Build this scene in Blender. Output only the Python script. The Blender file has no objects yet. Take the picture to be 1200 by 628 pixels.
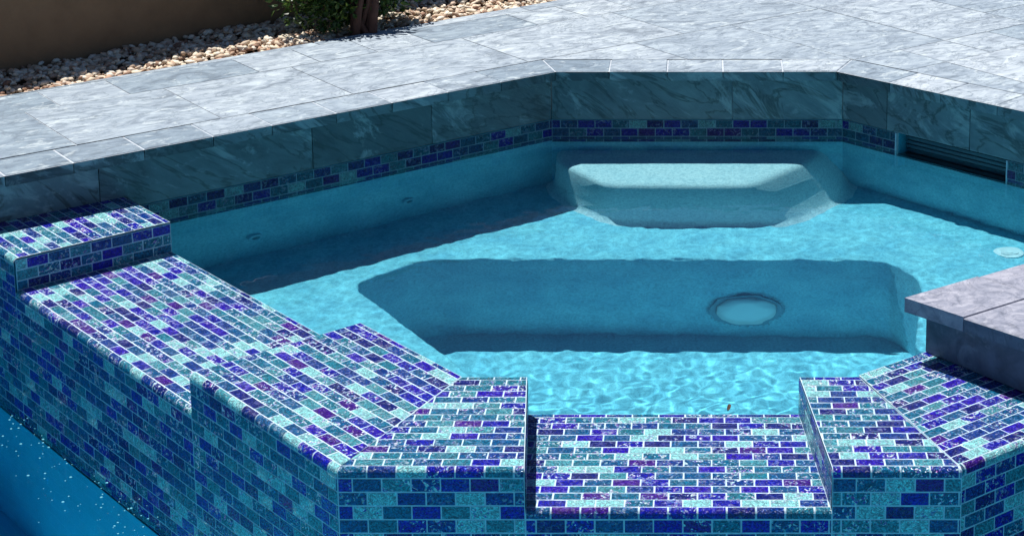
import bpy, bmesh, math, random
from mathutils import Vector, noise
R = random.Random(7)
SC = bpy.context.scene
COL = SC.collection
rad = math.radians

# ------------------------------------------------------------------ materials
def new_mat(name):
    m = bpy.data.materials.new(name); m.use_nodes = True
    return m, m.node_tree, m.node_tree.nodes['Principled BSDF']
def nd(nt, t, **kw):
    n = nt.nodes.new(t)
    for k, v in kw.items():
        if k.startswith('_'): setattr(n, k[1:], v)
        else: n.inputs[k.replace('__', ' ')].default_value = v
    return n
def ramp(nt, stops, interp='LINEAR'):
    r = nt.nodes.new('ShaderNodeValToRGB'); cr = r.color_ramp; cr.interpolation = interp
    while len(cr.elements) < len(stops): cr.elements.new(0.5)
    for e, (p, c) in zip(cr.elements, stops):
        e.position = p; e.color = (*c, 1)
    return r
def coord(nt, scale=(1, 1, 1), rot=(0, 0, 0), attr=None):
    """object-space coordinates, shifted by each piece's own random number"""
    tc = nt.nodes.new('ShaderNodeTexCoord')
    mp = nt.nodes.new('ShaderNodeMapping'); mp.vector_type = 'TEXTURE'; mp.inputs['Scale'].default_value = tuple(1 / k for k in scale); mp.inputs['Rotation'].default_value = rot
    src = tc.outputs['Object']
    if attr:
        at = nt.nodes.new('ShaderNodeAttribute'); at.attribute_name = attr
        mu = nd(nt, 'ShaderNodeMath', _operation='MULTIPLY'); mu.inputs[1].default_value = 37.0
        nt.links.new(at.outputs['Fac'], mu.inputs[0])
        ad = nd(nt, 'ShaderNodeVectorMath', _operation='ADD')
        nt.links.new(src, ad.inputs[0]); nt.links.new(mu.outputs[0], ad.inputs[1]); src = ad.outputs[0]
    nt.links.new(src, mp.inputs['Vector'])
    return mp.outputs['Vector']
def mix(nt, a, b, fac, mode='MIX'):
    m = nt.nodes.new('ShaderNodeMix'); m.data_type = 'RGBA'; m.blend_type = mode
    for sock, v in ((m.inputs[6], a), (m.inputs[7], b), (m.inputs[0], fac)):
        if hasattr(v, 'links'): nt.links.new(v, sock)
        elif isinstance(v, tuple): sock.default_value = (*v, 1)
        else: sock.default_value = v
    return m.outputs[2]

def mosaic_mat(name='glass_mosaic', dk=1.0, flake=.8):
    m, nt, b = new_mat(name); L = nt.links.new
    at = nt.nodes.new('ShaderNodeAttribute'); at.attribute_name = 'rnd'
    pal = [(0, (.016, .001, .32)), (.10, (.003, .004, .30)), (.22, (.001, .008, .15)), (.31, (.001, .035, .22)), (.40, (.001, .075, .22)),
           (.51, (.002, .11, .22)), (.63, (.010, .15, .23)), (.73, (.045, .22, .28)), (.82, (.22, .49, .51)), (.95, (.045, .002, .20))]
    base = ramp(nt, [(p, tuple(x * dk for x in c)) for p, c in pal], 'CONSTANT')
    L(at.outputs['Fac'], base.inputs[0])
    v = coord(nt, attr='rnd')
    n1 = nd(nt, 'ShaderNodeTexNoise', Scale=85, Detail=3, Roughness=.6, Distortion=3.0); L(v, n1.inputs['Vector'])
    st = ramp(nt, [(.36, (.35, .35, .42)), (.50, (.95, .95, 1)), (.60, (1.5, 2.0, 1.9))]); L(n1.outputs[0], st.inputs[0])
    c = mix(nt, base.outputs[0], st.outputs[0], .75, 'MULTIPLY')
    # coloured flakes in the glass; the pale ones also paint in sun glints
    n2 = nd(nt, 'ShaderNodeTexVoronoi', Scale=330); L(v, n2.inputs['Vector'])
    n3 = nd(nt, 'ShaderNodeTexNoise', Scale=75, Detail=3, Distortion=1.5); L(v, n3.inputs['Vector'])
    mk = ramp(nt, [(.55, (0, 0, 0)), (.60, (1, 1, 1))]); L(n3.outputs[0], mk.inputs[0])
    hs = ramp(nt, [(0, (.10, .05, .40)), (.22, (.36, .10, .38)), (.34, (.10, .40, .50)), (.58, (.60, .76, .76)), (.85, (.75, .72, .80))], 'CONSTANT')
    sp = nt.nodes.new('ShaderNodeSeparateColor'); L(n2.outputs['Color'], sp.inputs[0]); L(sp.outputs[0], hs.inputs[0])
    # how much of each tile is flaked differs from tile to tile; many are clear glass
    q1 = nd(nt, 'ShaderNodeMath', _operation='MULTIPLY'); q1.inputs[1].default_value = 57.31; L(at.outputs['Fac'], q1.inputs[0])
    q2 = nd(nt, 'ShaderNodeMath', _operation='FRACT'); L(q1.outputs[0], q2.inputs[0])
    q3 = nd(nt, 'ShaderNodeMapRange'); q3.inputs[1].default_value = .22; q3.inputs[2].default_value = .80; q3.inputs[3].default_value = 0.03; q3.inputs[4].default_value = flake; L(q2.outputs[0], q3.inputs[0])
    mf = nd(nt, 'ShaderNodeMath', _operation='MULTIPLY'); L(mk.outputs[0], mf.inputs[0]); L(q3.outputs[0], mf.inputs[1])
    mm = nd(nt, 'ShaderNodeMath', _operation='MULTIPLY'); mm.inputs[1].default_value = .8; L(mf.outputs[0], mm.inputs[0]); L(mm.outputs[0], b.inputs['Metallic'])
    rr = nd(nt, 'ShaderNodeMapRange'); rr.inputs[3].default_value = .12; rr.inputs[4].default_value = .55; L(mk.outputs[0], rr.inputs[0]); L(rr.outputs[0], b.inputs['Roughness'])
    c = mix(nt, c, hs.outputs[0], mf.outputs[0])
    L(c, b.inputs['Base Color'])
    b.inputs['IOR'].default_value = 1.5
    b.inputs['Coat Weight'].default_value = .12; b.inputs['Coat Roughness'].default_value = .2
    n4 = nd(nt, 'ShaderNodeTexNoise', Scale=190, Detail=2, Roughness=.6, Distortion=.8); L(v, n4.inputs['Vector'])
    bp = nd(nt, 'ShaderNodeBump', Strength=1.0, Distance=.006); L(n4.outputs[0], bp.inputs['Height']); L(bp.outputs[0], b.inputs['Normal'])
    L(bp.outputs[0], b.inputs['Coat Normal'])
    return m
def grout_mat():
    m, nt, b = new_mat('grout'); L = nt.links.new
    n = nd(nt, 'ShaderNodeTexNoise', Scale=60, Detail=4); L(coord(nt), n.inputs['Vector'])
    r = ramp(nt, [(.3, (.36, .50, .60)), (.7, (.56, .69, .76))]); L(n.outputs[0], r.inputs[0]); L(r.outputs[0], b.inputs['Base Color'])
    b.inputs['Roughness'].default_value = .8
    return m
def stone_mat(name, tones, vein, light, scale=1.0, rough=.55, spec=.4, stretch=(1, 1, 1), rot=(0, 0, 0), amt=.6, th=.56):
    m, nt, b = new_mat(name); L = nt.links.new
    at = nt.nodes.new('ShaderNodeAttribute'); at.attribute_name = 'rnd'
    base = ramp(nt, tones); L(at.outputs['Fac'], base.inputs[0])
    v = coord(nt, attr='rnd', scale=stretch, rot=rot)
    n1 = nd(nt, 'ShaderNodeTexNoise', Scale=5 * scale, Detail=7, Roughness=.62, Distortion=2.2); L(v, n1.inputs['Vector'])
    r1 = ramp(nt, [(.32, (.42, .45, .50)), (.46, (.84, .87, .92)), (.58, (1.12, 1.12, 1.12)), (.70, (1.42, 1.42, 1.38))]); L(n1.outputs[0], r1.inputs[0])
    c = mix(nt, base.outputs[0], r1.outputs[0], .85, 'MULTIPLY')
    n2 = nd(nt, 'ShaderNodeTexNoise', Scale=3 * scale, Detail=5, Roughness=.55, Distortion=3.5); L(v, n2.inputs['Vector'])
    r2 = ramp(nt, [(.47, (0, 0, 0)), (.50, (1, 1, 1)), (.53, (0, 0, 0))]); L(n2.outputs[0], r2.inputs[0])
    f2 = nd(nt, 'ShaderNodeMath', _operation='MULTIPLY'); f2.inputs[1].default_value = .7; L(r2.outputs[0], f2.inputs[0])
    c = mix(nt, c, vein, f2.outputs[0])
    n3 = nd(nt, 'ShaderNodeTexNoise', Scale=9 * scale, Detail=8, Roughness=.7, Distortion=1); L(v, n3.inputs['Vector'])
    r3 = ramp(nt, [(th, (0, 0, 0)), (th + .09, (1, 1, 1))]); L(n3.outputs[0], r3.inputs[0])
    f3 = nd(nt, 'ShaderNodeMath', _operation='MULTIPLY'); f3.inputs[1].default_value = amt; L(r3.outputs[0], f3.inputs[0])
    c = mix(nt, c, light, f3.outputs[0])
    L(c, b.inputs['Base Color'])
    b.inputs['Roughness'].default_value = rough; b.inputs['Specular IOR Level'].default_value = spec
    n4 = nd(nt, 'ShaderNodeTexNoise', Scale=45, Detail=6, Roughness=.7); L(v, n4.inputs['Vector'])
    bp = nd(nt, 'ShaderNodeBump', Strength=.5, Distance=.004); L(n4.outputs[0], bp.inputs['Height']); L(bp.outputs[0], b.inputs['Normal'])
    return m
def plaster_mat(name='pebble_plaster', a=(.23, .60, .74), c2=(.34, .77, .87)):
    m, nt, b = new_mat(name); L = nt.links.new
    v = coord(nt)
    n = nd(nt, 'ShaderNodeTexNoise', Scale=9, Detail=6, Roughness=.6); L(v, n.inputs['Vector'])
    r = ramp(nt, [(.35, a), (.65, c2)]); L(n.outputs[0], r.inputs[0])
    n2 = nd(nt, 'ShaderNodeTexNoise', Scale=130, Detail=3, Roughness=.7); L(v, n2.inputs['Vector'])
    r2 = ramp(nt, [(.38, (.60, .70, .74)), (.58, (1.12, 1.08, 1.06))]); L(n2.outputs[0], r2.inputs[0])
    L(mix(nt, r.outputs[0], r2.outputs[0], .7, 'MULTIPLY'), b.inputs['Base Color'])
    b.inputs['Roughness'].default_value = .75; b.inputs['Specular IOR Level'].default_value = .2
    bp = nd(nt, 'ShaderNodeBump', Strength=.35, Distance=.006); L(n2.outputs[0], bp.inputs['Height']); L(bp.outputs[0], b.inputs['Normal'])
    return m
def plain(name, col, rough=.6, var=.25, scale=8, bump=0, metallic=0):
    m, nt, b = new_mat(name); L = nt.links.new
    n = nd(nt, 'ShaderNodeTexNoise', Scale=scale, Detail=6, Roughness=.65); L(coord(nt), n.inputs['Vector'])
    r = ramp(nt, [(.3, tuple(x * (1 - var) for x in col)), (.7, tuple(min(1, x * (1 + var)) for x in col))])
    L(n.outputs[0], r.inputs[0]); L(r.outputs[0], b.inputs['Base Color'])
    b.inputs['Roughness'].default_value = rough; b.inputs['Metallic'].default_value = metallic
    if bump:
        n2 = nd(nt, 'ShaderNodeTexNoise', Scale=scale * 14, Detail=4); L(coord(nt), n2.inputs['Vector'])
        bp = nd(nt, 'ShaderNodeBump', Strength=.6, Distance=bump); L(n2.outputs[0], bp.inputs['Height']); L(bp.outputs[0], b.inputs['Normal'])
    return m
def island_mat(name, stops, rough=.7, trans=0):
    m, nt, b = new_mat(name); L = nt.links.new
    g = nt.nodes.new('ShaderNodeNewGeometry'); r = ramp(nt, stops); L(g.outputs['Random Per Island'], r.inputs[0])
    n = nd(nt, 'ShaderNodeTexNoise', Scale=60, Detail=4); L(coord(nt), n.inputs['Vector'])
    r2 = ramp(nt, [(.3, (.7, .7, .7)), (.7, (1.15, 1.15, 1.15))]); L(n.outputs[0], r2.inputs[0])
    c = mix(nt, r.outputs[0], r2.outputs[0], .8, 'MULTIPLY'); L(c, b.inputs['Base Color']); b.inputs['Roughness'].default_value = rough
    if trans:
        t = nt.nodes.new('ShaderNodeBsdfTranslucent'); L(c, t.inputs[0])
        ms = nt.nodes.new('ShaderNodeMixShader'); ms.inputs[0].default_value = trans
        L(b.outputs[0], ms.inputs[1]); L(t.outputs[0], ms.inputs[2]); L(ms.outputs[0], nt.nodes['Material Output'].inputs['Surface'])
    return m
def water_mat(name, tint, vol=None, dens=1.0):
    m, nt, b = new_mat(name)
    b.inputs['Base Color'].default_value = (*tint, 1); b.inputs['Roughness'].default_value = 0
    b.inputs['IOR'].default_value = 1.33; b.inputs['Transmission Weight'].default_value = 1
    if vol:
        va = nt.nodes.new('ShaderNodeVolumeAbsorption'); va.inputs['Color'].default_value = (*vol, 1); va.inputs['Density'].default_value = dens
        nt.links.new(va.outputs[0], nt.nodes['Material Output'].inputs['Volume'])
    return m

M = dict(
    mosaic=mosaic_mat(flake=.95), deep=mosaic_mat('shaded_mosaic', .5, .25), grout=grout_mat(), plaster=plaster_mat(),  # second mosaic is darkened: the waterline band's shade and reflection are in its colour
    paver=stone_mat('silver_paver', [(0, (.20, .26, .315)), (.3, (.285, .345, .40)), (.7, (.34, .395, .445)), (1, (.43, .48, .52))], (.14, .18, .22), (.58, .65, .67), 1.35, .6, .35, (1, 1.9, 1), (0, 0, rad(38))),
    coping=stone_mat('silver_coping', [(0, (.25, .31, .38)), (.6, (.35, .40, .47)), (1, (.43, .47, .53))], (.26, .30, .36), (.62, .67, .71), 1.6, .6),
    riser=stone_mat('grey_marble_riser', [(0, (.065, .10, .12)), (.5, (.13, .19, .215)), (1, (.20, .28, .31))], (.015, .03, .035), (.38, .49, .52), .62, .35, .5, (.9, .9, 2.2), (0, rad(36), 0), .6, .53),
    pier=stone_mat('pier_marble', [(0, (.085, .11, .165)), (1, (.12, .15, .215))], (.06, .08, .12), (.20, .24, .31), 1.5, .4, .5),
    pcoping=stone_mat('pier_coping_marble', [(0, (.26, .27, .33)), (1, (.34, .34, .40))], (.17, .18, .23), (.50, .50, .56), 3.0, .5),
    joint=plain('paver_joint', (.46, .50, .55), .9, .2, 40),
    wallm=plain('brown_stucco', (.25, .15, .085), .9, .18, 5, .004),
    soil=plain('soil', (.10, .07, .05), .95, .4, 20, .004),
    weir=plain('weir_plastic', (.03, .09, .13), .4, .1),
    shadegrout=plain('shaded_grout', (.16, .27, .33), .8, .15, 40),  # darker grout, toned to the shade painted into the waterline band
    jetp=plain('jet_plastic', (.30, .66, .78), .4, .05),
    dark=plain('skimmer_plastic', (.03, .05, .06), .5, .2),
    poolp=plain('pool_plaster', (.08, .60, .84), .8, .08, 6),
    gravel=island_mat('river_gravel', [(0, (.22, .10, .06)), (.2, (.56, .40, .28)), (.45, (.78, .66, .50)), (.75, (.86, .80, .68)), (1, (.48, .28, .18))], .75),
    leaf=island_mat('shrub_leaf', [(0, (.02, .05, .015)), (.5, (.05, .11, .025)), (.85, (.10, .17, .03)), (1, (.22, .28, .05))], .45, .25),
    bark=plain('bark', (.11, .05, .035), .9, .4, 30, .01),
    lens=plain('light_lens', (.80, .92, .95), .25, .03), ring=plain('light_trim', (.12, .34, .44), .35, .1),
    white=plain('white_fitting', (.85, .88, .90), .4, .03),
    dryleaf=plain('dry_leaf', (.10, .055, .03), .8, .3, 60),
    foam=plain('foam', (.18, .55, .66), .15, .02),
    water=water_mat('spa_water', (.44, .89, 1.0)),
    pwater=water_mat('pool_water', (.28, .90, 1.0)),
)

# ------------------------------------------------------------------ object helpers
def link(name, me, parent=None, mats=()):
    o = bpy.data.objects.new(name, me); COL.objects.link(o); o.parent = parent
    for m in mats: me.materials.append(m)
    return o
def tag(o, label=None, cat=None, group=None, kind=None):
    for k, v in (('label', label), ('category', cat), ('group', group), ('kind', kind)):
        if v: o[k] = v
    return o
def thing(name, label, cat, loc=(0, 0, 0)):
    o = bpy.data.objects.new(name, None); COL.objects.link(o); o.empty_display_size = .1
    o.location = loc
    return tag(o, label, cat)
class MB:
    """collects faces with a material index and a random number per piece"""
    def __init__(s, org=(0, 0, 0)): s.v = []; s.f = []; s.m = []; s.r = []; s.o = Vector(org)
    def face(s, pts, m=0, r=0.5):
        i = len(s.v); s.v += [Vector(p) - s.o for p in pts]; s.f.append(list(range(i, i + len(pts)))); s.m.append(m); s.r.append(r)
    def prism(s, poly, z0, z1, m=0, r=.5, top=True, bottom=True):
        n = len(poly); a = area(poly)
        if a < 0: poly = poly[::-1]
        if top: s.face([(x, y, z1) for x, y in poly], m, r)
        if bottom: s.face([(x, y, z0) for x, y in poly[::-1]], m, r)
        for i in range(n):
            (x0, y0), (x1, y1) = poly[i], poly[(i + 1) % n]
            s.face([(x0, y0, z0), (x1, y1, z0), (x1, y1, z1), (x0, y0, z1)], m, r)
    def build(s, name, mats, parent=None, smooth=False, weld=False):
        me = bpy.data.meshes.new(name); me.from_pydata([tuple(v) for v in s.v], [], s.f)
        me.polygons.foreach_set('material_index', s.m)
        if smooth: me.polygons.foreach_set('use_smooth', [True] * len(s.f))
        at = me.attributes.new('rnd', 'FLOAT', 'FACE'); at.data.foreach_set('value', s.r)
        if weld:
            bm = bmesh.new(); bm.from_mesh(me); bmesh.ops.remove_doubles(bm, verts=bm.verts, dist=1e-5); bm.to_mesh(me); bm.free()
        me.update()
        o = link(name, me, parent, mats); o.location = s.o - (parent.location if parent else Vector())
        return o
def area(p): return sum(p[i][0] * p[(i + 1) % len(p)][1] - p[(i + 1) % len(p)][0] * p[i][1] for i in range(len(p))) / 2
def clip1(poly, a, b, c):
    """keep a*x+b*y+c >= 0"""
    out = []
    for i in range(len(poly)):
        p, q = poly[i], poly[(i + 1) % len(poly)]
        dp, dq = a * p[0] + b * p[1] + c, a * q[0] + b * q[1] + c
        if dp >= 0: out.append(p)
        if (dp >= 0) != (dq >= 0):
            t = dp / (dp - dq); out.append((p[0] + t * (q[0] - p[0]), p[1] + t * (q[1] - p[1])))
    return out
def clip(poly, reg, inset=0.0, soft=None):
    """soft: v of an edge of the region that is only a seam (no inset)"""
    if area(reg) < 0: reg = reg[::-1]
    for i in range(len(reg)):
        (x0, y0), (x1, y1) = reg[i], reg[(i + 1) % len(reg)]
        l = math.hypot(x1 - x0, y1 - y0)
        if l < 1e-9: continue
        a, b = -(y1 - y0) / l, (x1 - x0) / l
        ins = 0 if soft is not None and abs(y0 - soft) < 1e-9 and abs(y1 - soft) < 1e-9 else inset
        poly = clip1(poly, a, b, -(a * x0 + b * y0) - ins)
        if len(poly) < 3: return []
    return poly
def isect(p, d, q, e):
    det = d[0] * -e[1] + e[0] * d[1]
    t = ((q[0] - p[0]) * -e[1] + e[0] * (q[1] - p[1])) / det
    return (p[0] + d[0] * t, p[1] + d[1] * t)
def sub(a, b): return (a[0] - b[0], a[1] - b[1])
def unit(d): l = math.hypot(*d); return (d[0] / l, d[1] / l)
def offset_path(path, d):
    """offset an open path to its right by d"""
    segs = []
    for i in range(len(path) - 1):
        t = unit(sub(path[i + 1], path[i])); n = (t[1], -t[0])
        segs.append(((path[i][0] + n[0] * d, path[i][1] + n[1] * d), t, (path[i + 1][0] + n[0] * d, path[i + 1][1] + n[1] * d)))
    out = [segs[0][0]]
    for a, b in zip(segs, segs[1:]): out.append(isect(a[0], a[1], b[0], b[1]))
    return out + [segs[-1][2]]

TP, TR, GR, TH = .0525, .02625, .0027, .0006
def tiles(mb, reg, fn, bands=(), phase=0.0, vphase=0.0, seed=0, soft=None):
    """a sheet of brick-bond mosaic in (u, v); fn maps (u, v, height) to a point. material 0 tile, 1 grout"""
    us = [p[0] for p in reg]; vs = [p[1] for p in reg]
    def split(poly):
        if not bands: return [poly]
        out = []
        ed = [-1e3, *bands, 1e3]
        for a, b in zip(ed, ed[1:]):
            q = clip1(clip1(poly, 0, 1, -a), 0, -1, b) if len(poly) >= 3 else []
            if len(q) >= 3: out.append(q)
        return out
    sgn = area(reg) > 0
    for q in split(reg): mb.face([fn(u, v, 0) for u, v in (q if sgn else q[::-1])], 1, .5)
    j = math.floor((min(vs) - vphase) / TR)
    while vphase + j * TR < max(vs):
        v0 = vphase + j * TR; i = math.floor((min(us) - phase) / TP) - 1
        while phase + i * TP < max(us):
            u0 = phase + i * TP + (TP / 2 if j % 2 else 0)
            rng = random.Random('%d,%d,%d' % (seed, i, j))
            g = GR / 2 * rng.uniform(.8, 1.25)
            q = clip([(u0 + g, v0 + g), (u0 + TP - g, v0 + g), (u0 + TP - g, v0 + TR - g), (u0 + g, v0 + TR - g)], reg, .0016, soft)
            r = rng.random(); tu, tv, dh = rng.uniform(-.014, .014), rng.uniform(-.025, .025), rng.uniform(-.0001, .0002)
            if len(q) >= 3 and abs(area(q)) > 2e-5:
                if area(q) < 0: q = q[::-1]
                cu, cv = u0 + TP / 2, v0 + TR / 2
                H = lambda u, v: TH + dh + tu * (u - cu) + tv * (v - cv)
                if soft is None or not (v0 < soft < v0 + TR): cu = sum(p[0] for p in q) / len(q); cv = sum(p[1] for p in q) / len(q)
                top = [(cu + (u - cu) * (1 - .0004 / .026), cv + (v - cv) * (1 - .0004 / .0125)) for u, v in q]
                for s in split(top): mb.face([fn(u, v, H(u, v)) for u, v in s], 0, r)
                if len(split(q)) == 1:
                    for a in range(len(q)):
                        b = (a + 1) % len(q)
                        mb.face([fn(*q[a], 0), fn(*q[b], 0), fn(*top[b], H(*top[b])), fn(*top[a], H(*top[a]))], 0, r)
            i += 1
        j += 1

# ------------------------------------------------------------------ plan of the place (metres; z = 0 is the spa water)
A, B = (-.469, 5.404), (.417, 5.404)                # inner corners at the back
Cc, E = (1.488, 4.386), (-1.503, 4.575)             # right and left corners
FR, FL = (.306, 3.455), (-.487, 3.448)              # inner front corners
OL, OR = (-.657, 3.051), (.457, 3.057)              # outer front corners
ZB = .079                                           # top of the raised mosaic blocks
DZ = .21                                            # deck level
CT = .03                                            # coping thickness
POOLZ = -.32
dl = unit(sub((-1.628, 4.113), OL)); dr = (.788, .616)

# wave field of the spa
def wave(x, y):
    k = 0.20 + .50 * math.exp(-(((x - .05) / .9) ** 2 + ((y - 4.45) / .30) ** 2)) * .8 + .45 * math.exp(-(((y - 3.45) / .2) ** 2))
    p = Vector((x, y, 0))
    h = .00045 * noise.noise(p * 9 + Vector((3, 1, 7))) + .0007 * k * noise.noise(p * 19 + Vector((9, 4, 2))) + .00062 * k * noise.noise(p * 40)
    h += .0005 * noise.noise(p * 4.2 + Vector((1, 8, 3)))
    return h

# ------------------------------------------------------------------ spa
spa = thing('spa', 'raised hexagonal hot tub of blue and aqua glass mosaic with pale plaster inside', 'spa', (0, 3.3, POOLZ - .6))
MM = [M['mosaic'], M['grout'], M['poolp']]
RB = .010
def wall_piece(name, outer0, d, u0, u1, cut0, cut1, thick, ztop, zbot, phase=0., label=None, top_only=False):
    """mosaic wall: top strip, rounded outer edge, outer face. u along d from outer0; cut = u shift of the end line at the inner edge"""
    n = (d[1] * -1, d[0])
    if n[0] * (0 - outer0[0]) + n[1] * (4.3 - outer0[1]) < 0: n = (-n[0], -n[1])
    # v: 0 at the outer arris start of the curve, negative inward, positive down the face
    q = RB * math.pi / 2
    def fn(u, v, h):
        if v <= -q / 2:
            o = RB + (-q / 2 - v); z = ztop; no, nz = 0, 1
        elif v >= q / 2:
            o = 0; z = ztop - RB - (v - q / 2); no, nz = -1, 0
        else:
            a = (v + q / 2) / q * math.pi / 2
            o = RB - RB * math.sin(a); z = ztop - RB + RB * math.cos(a); no, nz = -math.sin(a), math.cos(a)
        o += no * h; z += nz * h
        return (outer0[0] + d[0] * u + n[0] * o, outer0[1] + d[1] * u + n[1] * o, z)
    vt = -(thick - RB) - q / 2; vb = ztop - RB - zbot + q / 2
    regs = [[(u0 + cut0, vt), (u1 + cut1, vt), (u1, 0), (u0, 0)], [(u0, 0), (u1, 0), (u1, vb), (u0, vb)]]
    mb = MB((outer0[0], outer0[1], zbot))
    flip = (d[0] * n[1] - d[1] * n[0]) < 0
    vph = q / 2 - TR / 2 - RB + .0045
    if flip:
        f0 = fn
        fn = lambda u, v, h: f0(-u, v, h)
        regs = [[(-u, v) for u, v in rg] for rg in regs]
    sd_ = R.randrange(10000)
    for rg in regs: tiles(mb, rg, fn, bands=(-q / 2, -q / 4, 0, q / 4, q / 2), phase=phase, vphase=vph, seed=sd_, soft=0.0)
    # solid core under the sheet
    P = lambda u, o: (outer0[0] + d[0] * u + n[0] * o, outer0[1] + d[1] * u + n[1] * o)
    e = .004
    mb.prism([P(u0 + e, e + .002), P(u1 - e, e + .002), P(u1 + cut1 - e, thick - .002), P(u0 + cut0 + e, thick - .002)], zbot - .8, ztop - .006, 2)
    o = mb.build(name, MM, spa)
    if label: o['label'] = label
    return o
TW = .394
def cut_for(u_outer_pt, u_inner_pt, o0, d):
    f = lambda p: (p[0] - o0[0]) * d[0] + (p[1] - o0[1]) * d[1]
    return f(u_outer_pt), f(u_inner_pt) - f(u_outer_pt)
ex = (1, 0)
fl0, flc = cut_for(OL, FL, OL, ex); fr0, frc = cut_for(OR, FR, OL, ex)
s1, s1c = cut_for((-.323, 3.05), (-.356, 3.44), OL, ex); s2, s2c = cut_for((.226, 3.05), (.187, 3.45), OL, ex)
ZW = POOLZ - .045
wall_piece('mosaic_block', OL, ex, 0, s1, flc, s1c, TW, ZB, ZW, label='raised front block left of the spillway')
wall_piece('spillway', OL, ex, s1, s2, s1c, s2c, TW, 0, ZW, phase=.012)
wall_piece('mosaic_block', OL, ex, s2, fr0, s2c, frc, TW, ZB, ZW, phase=.007, label='raised front block right of the spillway')
# left wall: raised block, low ledge, end block
_, llc = cut_for(OL, FL, OL, dl)
la, lac = cut_for((-1.035, 3.462), (-.800, 3.779), OL, dl)
lb, lbc = cut_for((-1.628, 4.113), (-1.350, 4.361), OL, dl)
lw = lambda p: abs((p[0] - OL[0]) * -dl[1] + (p[1] - OL[1]) * dl[0])
TL = lw(FL)
wall_piece('mosaic_wall', OL, dl, 0, la, llc, -.005, TL, ZB, ZW, phase=.02, label='raised part of the left mosaic wall')
wall_piece('mosaic_ledge', OL, dl, la, lb, -.005, lbc * .9, TL, 0, ZW, phase=.004)
wall_piece('mosaic_block', OL, dl, lb, lb + .62, lbc * .9, 0, TL, ZB, ZW, phase=.03, label='raised end block against the stone wall')
# right wall
_, rc = cut_for(OR, FR, OR, dr)
TRt = abs((FR[0] - OR[0]) * -dr[1] + (FR[1] - OR[1]) * dr[0])
wall_piece('mosaic_wall', OR, dr, 0, 1.5, rc, 0, TRt, ZB, ZW, phase=.01, label='right mosaic wall running under the stone pier')

def face_sheet(name, p, q, z0, z1, parent, side=1, phase=0., hole=None, vph=0.0):
    mats = [M['deep'], M['shadegrout']] if name == 'waterline_tile' else MM
    """vertical mosaic sheet from p to q, visible from the side its normal (to the right of p->q if side=1) points"""
    t = unit(sub(q, p)); n = (t[1] * side, -t[0] * side); Ln = math.hypot(*sub(q, p))
    mb = MB((p[0], p[1], z0))
    def fn(u, v, h): return (p[0] + t[0] * u + n[0] * (h + .001), p[1] + t[1] * u + n[1] * (h + .001), v)
    sd_ = R.randrange(10000)
    regs = [[(0, z0), (Ln, z0), (Ln, z1), (0, z1)]]
    if hole:
        a, b, hz = hole
        regs = [[(0, z0), (a, z0), (a, z1), (0, z1)], [(b, z0), (Ln, z0), (Ln, z1), (b, z1)], [(a, z0), (b, z0), (b, hz), (a, hz)]]
    for rg in regs:
        if side == 1: tiles(mb, rg, fn, phase=phase, vphase=vph, seed=sd_)
        else:
            f2 = lambda u, v, h: fn(-u, v, h)
            tiles(mb, [(-u, v) for u, v in rg][::-1], f2, phase=phase, vphase=vph, seed=sd_)
    return mb.build(name, mats, parent)
vp = ZB - .004
ptl = lambda u, o, o0=OL, d=ex, n=(0, 1): (o0[0] + d[0] * u + n[0] * o, o0[1] + d[1] * u + n[1] * o)
face_sheet('side_tile', (OL[0] + s1, 3.055), (OL[0] + s1 + s1c, 3.445), .0, vp, spa, 1, vph=vp)
face_sheet('side_tile', (OL[0] + s2, 3.055), (OL[0] + s2 + s2c, 3.445), .0, vp, spa, -1, vph=vp)
nl = (dl[1], -dl[0]);  nl = nl if nl[0] > 0 else (-nl[0], -nl[1])
a0 = (OL[0] + dl[0] * lb + nl[0] * .004, OL[1] + dl[1] * lb + nl[1] * .004)
a1 = (OL[0] + dl[0] * (lb + lbc * .9) + nl[0] * TL, OL[1] + dl[1] * (lb + lbc * .9) + nl[1] * TL)
face_sheet('side_tile', a0, a1, 0, vp, spa, 1, vph=vp)
# smooth plaster of the pool below the mosaic
up = MB((*OL, -1.0)); U1 = (OL[0] + dl[0] * 1.75, OL[1] + dl[1] * 1.75); U2 = (OR[0] + dr[0] * 1.5, OR[1] + dr[1] * 1.5)
og_ = offset_path([U1, OL, OR, U2], .0035)
for p, q in zip(og_, og_[1:]): up.face([(*p, -1.04), (*q, -1.04), (*q, ZW + .001), (*p, ZW + .001)], 0)
up.build('lower_plaster', [M['poolp']], spa)
# inner upright of the blocks above the water and a lip under the ledges
for p, q in ((FL, (OL[0] + s1 + s1c, 3.447)), ((OL[0] + s2 + s2c, 3.449), FR)):
    face_sheet('inner_tile', p, q, -.12, vp, spa, -1)
face_sheet('inner_tile', (OL[0] + s1 + s1c, 3.447), (OL[0] + s2 + s2c, 3.449), -.12, -.004, spa, -1)
liE = a1
liA = (OL[0] + dl[0] * la + nl[0] * TL, OL[1] + dl[1] * la + nl[1] * TL)
face_sheet('inner_tile', FL, liA, -.12, vp, spa, 1)
face_sheet('inner_tile', liA, liE, -.12, -.004, spa, 1)
face_sheet('inner_tile', liE, E, -.12, vp, spa, 1)
face_sheet('inner_tile', FR, Cc, -.12, vp, spa, -1)

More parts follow.
